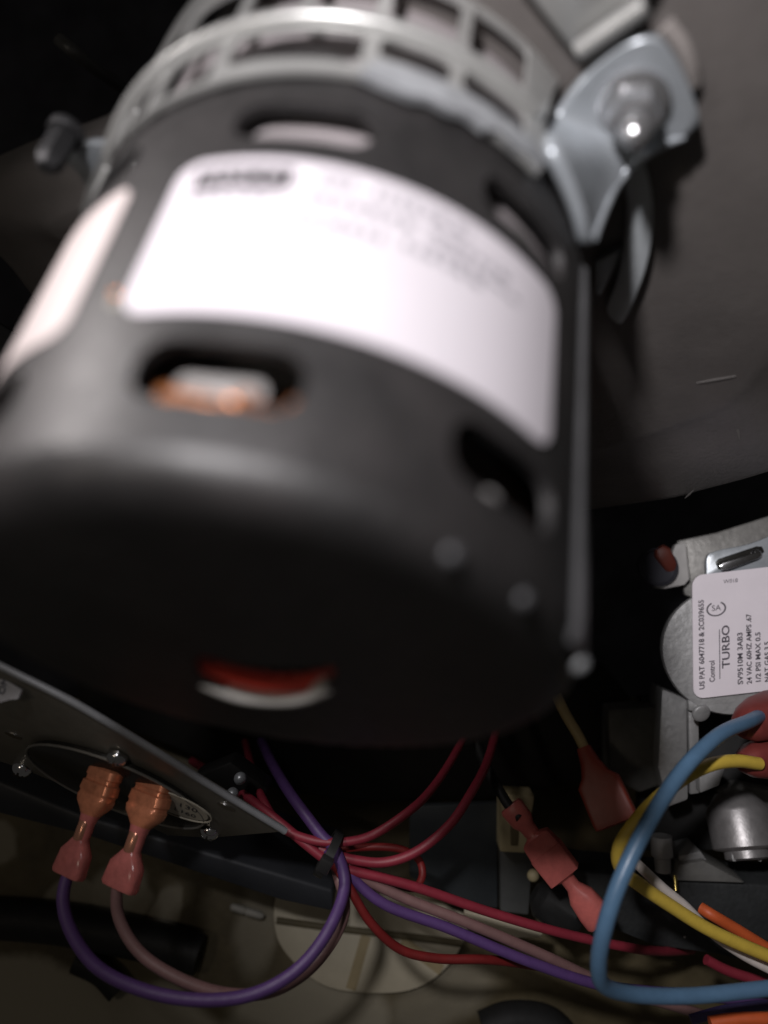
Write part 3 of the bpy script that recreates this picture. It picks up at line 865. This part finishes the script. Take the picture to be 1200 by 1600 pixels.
# ------------------------------------------------------------------ gas valve, right
GV = at(1120, 1010, 2.25)
valve = thing('gas_valve', 'cast grey gas valve with round cover and white label at right edge', 'gas valve', GV)
GN = V((-0.16, -0.97, 0.12)).normalized()
GX = (V((1, 0, 0.13)) - GN * V((1, 0, 0.13)).dot(GN)).normalized()
GY = GX.cross(GN)
if GY.z < 0: GY = -GY
def gp(px, py, lift=0.0):
    return on_plane(px, py, GV + GN * lift, GN)
gc = gp(1136, 1018)
lathe('round_cover', gc, GN, [(-0.10, 0.166), (-0.01, 0.178), (-0.002, 0.174), (0.0, 0.16), (0.0, 0.0)], M_CAST, valve, 64)
plate('valve_body', [gp(1034, 1075, -0.03), gp(1074, 1092, -0.03), gp(1076, 1250, -0.03), gp(1044, 1262, -0.03), gp(1028, 1200, -0.03)], GN * -0.2, M_CAST, valve, 0.008)
plate('valve_base', [gp(1074, 1085, -0.004), gp(1300, 1062, -0.004), gp(1300, 1110, -0.004), gp(1076, 1112, -0.004)], GN * -0.2, M_CAST, valve, 0.008)
plate('valve_block', [gp(950, 1108, -0.12), gp(1040, 1104, -0.12), gp(1040, 1225, -0.12), gp(1000, 1240, -0.12), gp(952, 1215, -0.12)], GN * -0.2, mat('shaded valve block', (0.085, 0.083, 0.075), 0.6, 0.1, 0.25, 12, 0.4, 60), valve, 0.01)  # colour darkened to stand for the motor's shadow on this block
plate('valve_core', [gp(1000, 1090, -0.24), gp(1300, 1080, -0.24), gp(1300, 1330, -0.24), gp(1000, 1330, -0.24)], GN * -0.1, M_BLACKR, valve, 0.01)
# label
o_ = gp(1084, 1093, 0.012)
def gl(x, y, lift=0.0):
    """on the label, x and y in the photograph's pixels from its lower left corner"""
    return gp(1083.5 + x - 0.01 * y, 1092.5 - y * 0.965 - x * 0.115, 0.012 + lift)
lo = [gl(x, y) for x, y in rrect(0, 210, 0, 200, 17, 6)]
gl_o = from_bm('valve_label', plate_bm(lo, GN * -0.006), mat('valve label stock', (0.73, 0.675, 0.72), 0.5, 0, 0.04, 9, spec=0.3), valve)
bm = bmesh.new()
def col(s, x, y, size, sq=1.0, align='LEFT'):
    text_bm(s, size, lambda a, b: gl(x - b / px_, y + a / px_, 0.001), bm, align, sq, 0.0005)
px_ = 2.25 / FPX
col('US PAT 6047718 & 2C039655', 14, 14, 11.5 * px_, 1.02)
col('Control', 30, 24, 12 * px_, 0.9)
col('TURBO', 52, 44, 17 * px_, 1.25)
col('SV9510M 3AB3', 74, 15, 11.5 * px_, 1.16)
col('24 VAC 60HZ AMPS .67', 88, 14, 11 * px_, 1.02)
col('1/2 PSI MAX 0.5', 102, 14, 11 * px_, 1.12)
col('NAT GAS 3.5', 116, 14, 11 * px_, 1.05)
col('INLET 7 WC', 130, 14, 11 * px_, 1.05)
col('OUTLET 3.5 WC', 144, 14, 11 * px_, 1.05)
text_bm('W018', 9 * px_, lambda a, b: gl(60 + a / px_, 184 + b / px_, 0.001), bm)
text_bm('SA', 13 * px_, lambda a, b: gl(37 + a / px_, 143 + b / px_, 0.001), bm)
for k in range(26):                                     # open ring of the approval mark
    a0, a1 = R_(120 + 300 * k / 26), R_(120 + 300 * (k + 1) / 26)
    q = [gl(37 + math.cos(a) * r, 142 + math.sin(a) * r * 0.78, 0.001) for a, r in ((a0, 13), (a1, 13), (a1, 15.5), (a0, 15.5))]
    bm.faces.new([bm.verts.new(p) for p in q])
bm.faces.new([bm.verts.new(gl(x, y, 0.001)) for x, y in ((41, 28), (42.3, 28), (42.3, 108), (41, 108))])
flat('label_print', bm, mat('grey black print', (0.05, 0.042, 0.055), 0.5), gl_o)['kind'] = 'stuff'

# galvanised sheet, tie-down clip and screw above the label
gs = plate('galvanised_sheet', [gp(1058, 845, -0.16), gp(1120, 832, -0.16), gp(1300, 775, -0.16), gp(1300, 1000, -0.16), gp(1070, 930, -0.16)], GN * -0.03, M_GALV, None, 0.006)
tag(gs, 'mottled galvanised sheet edge above the gas valve label', 'metal sheet')
clip = from_bm('clip_plate', plate_bm(smooth_loop([gp(x, y, -0.03) for x, y in [(1106, 868), (1122, 860), (1170, 850), (1240, 830), (1260, 890), (1180, 898), (1112, 905), (1104, 890)]], 4), GN * -0.03, 0.005), M_ZINC, valve)
loft('slot_recess', gp(1120, 884, -0.027), gp(1192, 858, -0.027), GN, [(0, 0.003, 0.010, 3), (0.08, 0.004, 0.017, 3), (0.9, 0.004, 0.014, 3), (1, 0.003, 0.008, 3)], M_DISC, valve)
loft('clip_tongue', gp(1126, 888, -0.018), gp(1188, 866, -0.014), GN, [(0, 0.003, 0.009, 4), (0.1, 0.005, 0.013, 4), (0.9, 0.005, 0.010, 4), (1, 0.003, 0.006, 4)], M_CHROME, valve)
dome('clip_screw', gp(1182, 866, -0.022), GN, 0.015, M_CHROME, valve)
# white bushing with a dark bore and a red wire in it
bush = thing('wire_bushing', 'white plastic bushing round a dark hole left of the label', 'bushing', gp(1040, 878, -0.1))
plate('bushing_body', [gp(x, y, -0.12) for x, y in [(1056, 850), (1072, 848), (1078, 905), (1070, 914), (1040, 920), (1024, 918), (1040, 890)]], GN * -0.05, mat('bushing white', (0.42, 0.41, 0.40), 0.5), bush, 0.004)
lathe('bore', gp(1029, 886, -0.100), GN, [(-0.04, 0.058), (0.0, 0.058), (0.001, 0.055), (-0.012, 0.05), (-0.012, 0)], M_DARK, bush, 32)
loft('red_boot', gp(1052, 892, -0.125), gp(1030, 856, -0.10), GN, [(0, 0.010, 0.014, 2.5), (0.2, 0.018, 0.022, 3.5), (0.8, 0.020, 0.026, 3.5), (1, 0.010, 0.016, 2.5)], mat('brick red boot', (0.13, 0.028, 0.018), 0.5), bush)
# coil terminals and red boots
for i, (A, B, ww) in enumerate((((1225, 1106, 2.12), (1156, 1136, 2.04), 0.056), ((1235, 1180, 2.12), (1158, 1190, 2.04), 0.050))):
    b_ = loft('terminal_boot', at(*A), at(*B), V((0, 0, 1)), [(0, 0.9 * ww, 0.9 * ww, 2.6), (0.2, ww, ww, 2.6), (0.55, ww, 0.95 * ww, 2.6), (0.8, 0.85 * ww, 0.8 * ww, 2.4), (0.95, 0.6 * ww, 0.6 * ww, 2.2), (1, 0.45 * ww, 0.45 * ww, 2)], mat('boot red rubber', (0.17, 0.032, 0.028), 0.45, 0, 0.2, 20, 0.2, 40))
    tag(b_, ('red rubber boot on the gas valve where the blue wire enters', 'lower red rubber boot on the gas valve where the yellow wire enters')[i], 'boot', 'red terminal boots on the gas valve')
# small metal pieces around the outlet
lathe('pressure_tap', at(1152, 1268, 2.3), V((0.06, -0.42, -0.9)), [(-0.055, 0.0), (-0.052, 0.05), (-0.03, 0.068), (-0.01, 0.084), (0.0, 0.088), (0.095, 0.090), (0.10, 0.085), (0.105, 0.062), (0.125, 0.062), (0.13, 0.05), (0.118, 0.045), (0.118, 0)], mat('machined tap metal', (0.30, 0.29, 0.29), 0.42, 0.65, 0.15, 20, 0.2, 60), valve, 40)
dome('tap_screw', at(1152, 1327, 2.24), V((0.06, -0.5, -0.85)), 0.026, M_ZINC, valve, 0.6)
for px in (1146, 1186):
    loft('tap_prong', at(px, 1322, 2.24), at(px + 1, 1346, 2.22), V((1, 0, 0)), [(0, 0.008, 0.006, 3), (0.8, 0.008, 0.006, 3), (1, 0.004, 0.003, 3)], M_CAST, valve)
plate('valve_casting', [at(1130, 1245, 2.36), at(1160, 1228, 2.36), at(1300, 1250, 2.36), at(1300, 1330, 2.36), at(1200, 1310, 2.36)], V((0, 0.1, 0)), M_CASTD, valve, 0.01)
plate('bracket_arm', [at(1076, 1110, 2.27), at(1092, 1108, 2.27), at(1094, 1240, 2.27), at(1078, 1242, 2.27)], V((0, 0.06, 0)), M_CAST, valve, 0.005)
plate('bracket_tab', [at(1092, 1206, 2.24), at(1134, 1200, 2.24), at(1124, 1228, 2.24), at(1094, 1240, 2.24)], V((0, 0.04, 0)), M_CAST, valve, 0.005)
dome('bracket_screw', at(1096, 1115, 2.2), V((0.1, -0.9, -0.3)), 0.026, M_CAST, valve, 0.3)
lathe('outlet_pipe', at(1033, 1306, 2.3), V((0.02, -0.1, -1)), [(0, 0.0), (0, 0.030), (0.055, 0.031), (0.06, 0.024), (0.10, 0.022), (0.10, 0)], M_CAST, valve, 24)
plate('base_bracket', [at(1060, 1352, 2.28), at(1100, 1345, 2.28), at(1165, 1380, 2.28), at(1052, 1376, 2.28)], V((0, 0.12, 0)), M_CASTD, valve, 0.004)
plate('bracket_lip', [at(1062, 1338, 2.3), at(1095, 1330, 2.3), at(1106, 1346, 2.3), at(1098, 1350, 2.3), at(1062, 1346, 2.3)], V((0, 0.1, 0)), M_CAST, valve, 0.004)
loft('brass_pin', at(1054, 1368, 2.24), at(1056, 1392, 2.22), V((1, 0, 0)), [(0, 0.006, 0.006, 2), (1, 0.005, 0.005, 2)], mat('brass', (0.5, 0.38, 0.12), 0.25, 0.9), valve)
bx = plate('burner_manifold', [at(1058, 1378, 2.3), at(1330, 1388, 2.3), at(1330, 1545, 2.3), at(1120, 1492, 2.3), at(1020, 1478, 2.3), at(880, 1420, 2.3), at(860, 1370, 2.3), at(900, 1362, 2.3)], V((0, 0.12, 0.02)), mat('black textured paint', (0.022, 0.024, 0.025), 0.6, 0, 0.3, 14, 0.5, 70), None, 0.008)
tag(bx, 'black textured steel burner manifold under the gas valve', 'manifold')
fl_ = dome('paint_fleck', at(1070, 1464, 2.298), V((0, -1, 0)), 0.004, M_NYLON, bx, 0.4)

bb_ = plate('shade_box', [at(120, 1010, 2.55), at(990, 1090, 2.55), at(990, 1215, 2.55), at(760, 1252, 2.55), at(560, 1256, 2.55), at(440, 1240, 2.55), at(330, 1195, 2.55), at(120, 1110, 2.55)], V((0, 0.35, 0.05)), mat('added flat black', (0.010, 0.009, 0.008), 0.7, 0, 0.3, 8, 0.3, 40, spec=0.2), None, 0.02)  # black box added to stand in for the shade under the motor
tag(bb_, 'added flat black shade box in the dark under the motor', 'shade box')

# pieces in the dark between
bk = thing('steel_bracket', 'dim blue grey steel bracket behind the red wires at bottom centre', 'bracket', at(740, 1350, 2.45))
plate('bracket_plate', [at(640, 1260, 2.45), at(778, 1255, 2.45), at(778, 1420, 2.45), at(700, 1410, 2.45), at(640, 1370, 2.45)], V((0, 0.03, 0)), M_BLUG, bk, 0.005)
plate('bracket_foot', [at(782, 1300, 2.42), at(840, 1300, 2.42), at(832, 1345, 2.42), at(826, 1430, 2.42), at(782, 1425, 2.42)], V((0, 0.04, 0)), mat('pale bracket', (0.085, 0.088, 0.086), 0.5, 0.2), bk, 0.005)
cb = thing('cream_terminal_block', 'small cream plastic block left of the pink splice connector', 'terminal block', at(805, 1310, 2.38))
plate('block_body', [at(782, 1240, 2.38), at(836, 1243, 2.38), at(822, 1334, 2.38), at(781, 1332, 2.38)], V((0, 0.08, 0)), mat('cream plastic', (0.40, 0.34, 0.20), 0.5), cb, 0.008)
plate('block_slot', [at(797, 1256, 2.377), at(812, 1256, 2.377), at(810, 1322, 2.377), at(798, 1322, 2.377)], V((0, 0.02, 0)), mat('block shade brown', (0.10, 0.08, 0.04), 0.6), cb, 0.003)
dome('block_screw', at(833, 1368, 2.36), V((-0.3, -0.8, 0.4)), 0.018, mat('cream plastic', (0.4, 0.34, 0.2)), cb)
st_ = plate('cream_strap', [at(726, 1424, 2.3), at(850, 1452, 2.3), at(846, 1466, 2.3), at(800, 1466, 2.3), at(724, 1440, 2.3)], V((0, 0.02, 0)), M_CREAM, None, 0.004)
tag(st_, 'cream strap end showing between the red and brown wires', 'strap')
pc = hose_ = loft('rubber_stopper', at(835, 1395, 2.3), at(905, 1440, 2.28), V((0, 0, 1)), [(0, 0.03, 0.03, 2), (0.15, 0.055, 0.055, 2.2), (0.8, 0.06, 0.06, 2.4), (1, 0.04, 0.04, 2)], M_BLACKR)
tag(pc, 'round black rubber stopper below the pink splice connector', 'stopper')

# ------------------------------------------------------------------ connectors and wires at the right
sw_ = wire('dark_wire', [(720, 1080, 2.5), (752, 1180, 2.32), (775, 1225, 2.22), (798, 1262, 2.16), (815, 1280, 2.13)], 0.014, M_BLACKR, 'black wire entering the upper cuff of the pink splice')
sc = loft('splice_connector', at(797, 1258, 2.16), at(940, 1442, 2.06), V((1, -0.2, 0.7)),
          [(0, 0.030, 0.022, 2.6), (0.02, 0.034, 0.025, 2.8), (0.14, 0.032, 0.025, 2.6), (0.19, 0.022, 0.022, 2.2), (0.26, 0.021, 0.021, 2.2), (0.28, 0.036, 0.024, 6), (0.29, 0.042, 0.022, 9), (0.395, 0.046, 0.026, 9), (0.40, 0.048, 0.029, 9), (0.61, 0.046, 0.029, 9), (0.615, 0.040, 0.024, 9), (0.63, 0.020, 0.02, 2.2), (0.70, 0.020, 0.02, 2.2), (0.78, 0.036, 0.028, 2.6), (0.9, 0.041, 0.028, 3), (0.98, 0.041, 0.026, 3), (1.0, 0.036, 0.022, 3)],
          M_PINKR)
tag(sc, 'pinkish red inline splice connector hanging diagonally left of the blue wire', 'connector')
fc = thing('flag_connector', 'dark red flag connector on a tan wire beside the yellow wire', 'connector', at(945, 1235, 2.2))
loft('connector_housing', at(912, 1168, 2.26), at(965, 1288, 2.16), V((1, -0.3, 0.4)), [(0, 0.020, 0.02, 3), (0.2, 0.028, 0.025, 3), (0.36, 0.040, 0.026, 6), (0.46, 0.060, 0.026, 10), (0.93, 0.062, 0.026, 10), (0.99, 0.060, 0.024, 10), (1, 0.056, 0.018, 10)], mat('deep red nylon', (0.30, 0.045, 0.026), 0.42, 0, 0.15, 14), fc)
tube('wire_tail', [at(868, 1085, 2.32), at(886, 1120, 2.3), at(904, 1150, 2.28), at(917, 1178, 2.25)], 0.015, M_TAN, fc)
wire('blue_wire', [(1185, 1120, 2.04), (1168, 1128, 1.98), (1120, 1150, 1.88), (1062, 1208, 1.78), (1008, 1292, 1.70), (966, 1380, 1.66), (942, 1455, 1.66), (934, 1510, 1.69), (942, 1540, 1.73), (985, 1554, 1.78), (1080, 1557, 1.82), (1200, 1546, 1.84), (1300, 1535, 1.86)], 0.0178, M_BLUE, 'thick sky blue wire arching down from the gas valve in front')
wire('yellow_wire', [(1185, 1193, 2.02), (1150, 1188, 1.98), (1108, 1194, 1.93), (1055, 1222, 1.87), (1000, 1272, 1.83), (966, 1322, 1.83), (968, 1356, 1.86), (1000, 1384, 1.90), (1045, 1415, 1.94), (1110, 1455, 1.98), (1200, 1494, 2.02), (1300, 1530, 2.06)], 0.0165, M_YEL, 'bright yellow wire bowing from the lower red boot behind the blue wire')
wire('white_wire', [(968, 1322, 1.95), (990, 1345, 1.95), (1034, 1387, 1.97), (1072, 1418, 2.0), (1112, 1458, 2.03), (1160, 1492, 2.06), (1230, 1528, 2.08)], 0.0125, M_WHITE, 'white wire lying against the yellow wire at lower right')
wire('orange_wire', [(1096, 1420, 2.12), (1112, 1430, 2.1), (1150, 1452, 2.1), (1200, 1482, 2.1), (1280, 1530, 2.1)], 0.0155, M_ORANGE, 'orange wire just above the yellow wire at the right edge', 'orange wires')
wire('orange_wire', [(1110, 1600, 1.98), (1150, 1594, 1.98), (1200, 1592, 1.98), (1300, 1596, 2.0)], 0.016, M_ORANGE, 'orange wire at the very bottom right corner below the blue wire', 'orange wires')
wire('pink_wire', [(1105, 1500, 2.2), (1140, 1518, 2.2), (1190, 1535, 2.2), (1260, 1560, 2.2)], 0.014, M_RED, 'dim pinkish red wire between the white wire and the blue wire')
wire('navy_wire', [(1080, 1595, 2.1), (1140, 1580, 2.1), (1200, 1572, 2.1), (1280, 1570, 2.1)], 0.013, mat('navy vinyl', (0.05, 0.04, 0.12), 0.45), 'dim navy wire under the horizontal run of the blue wire')
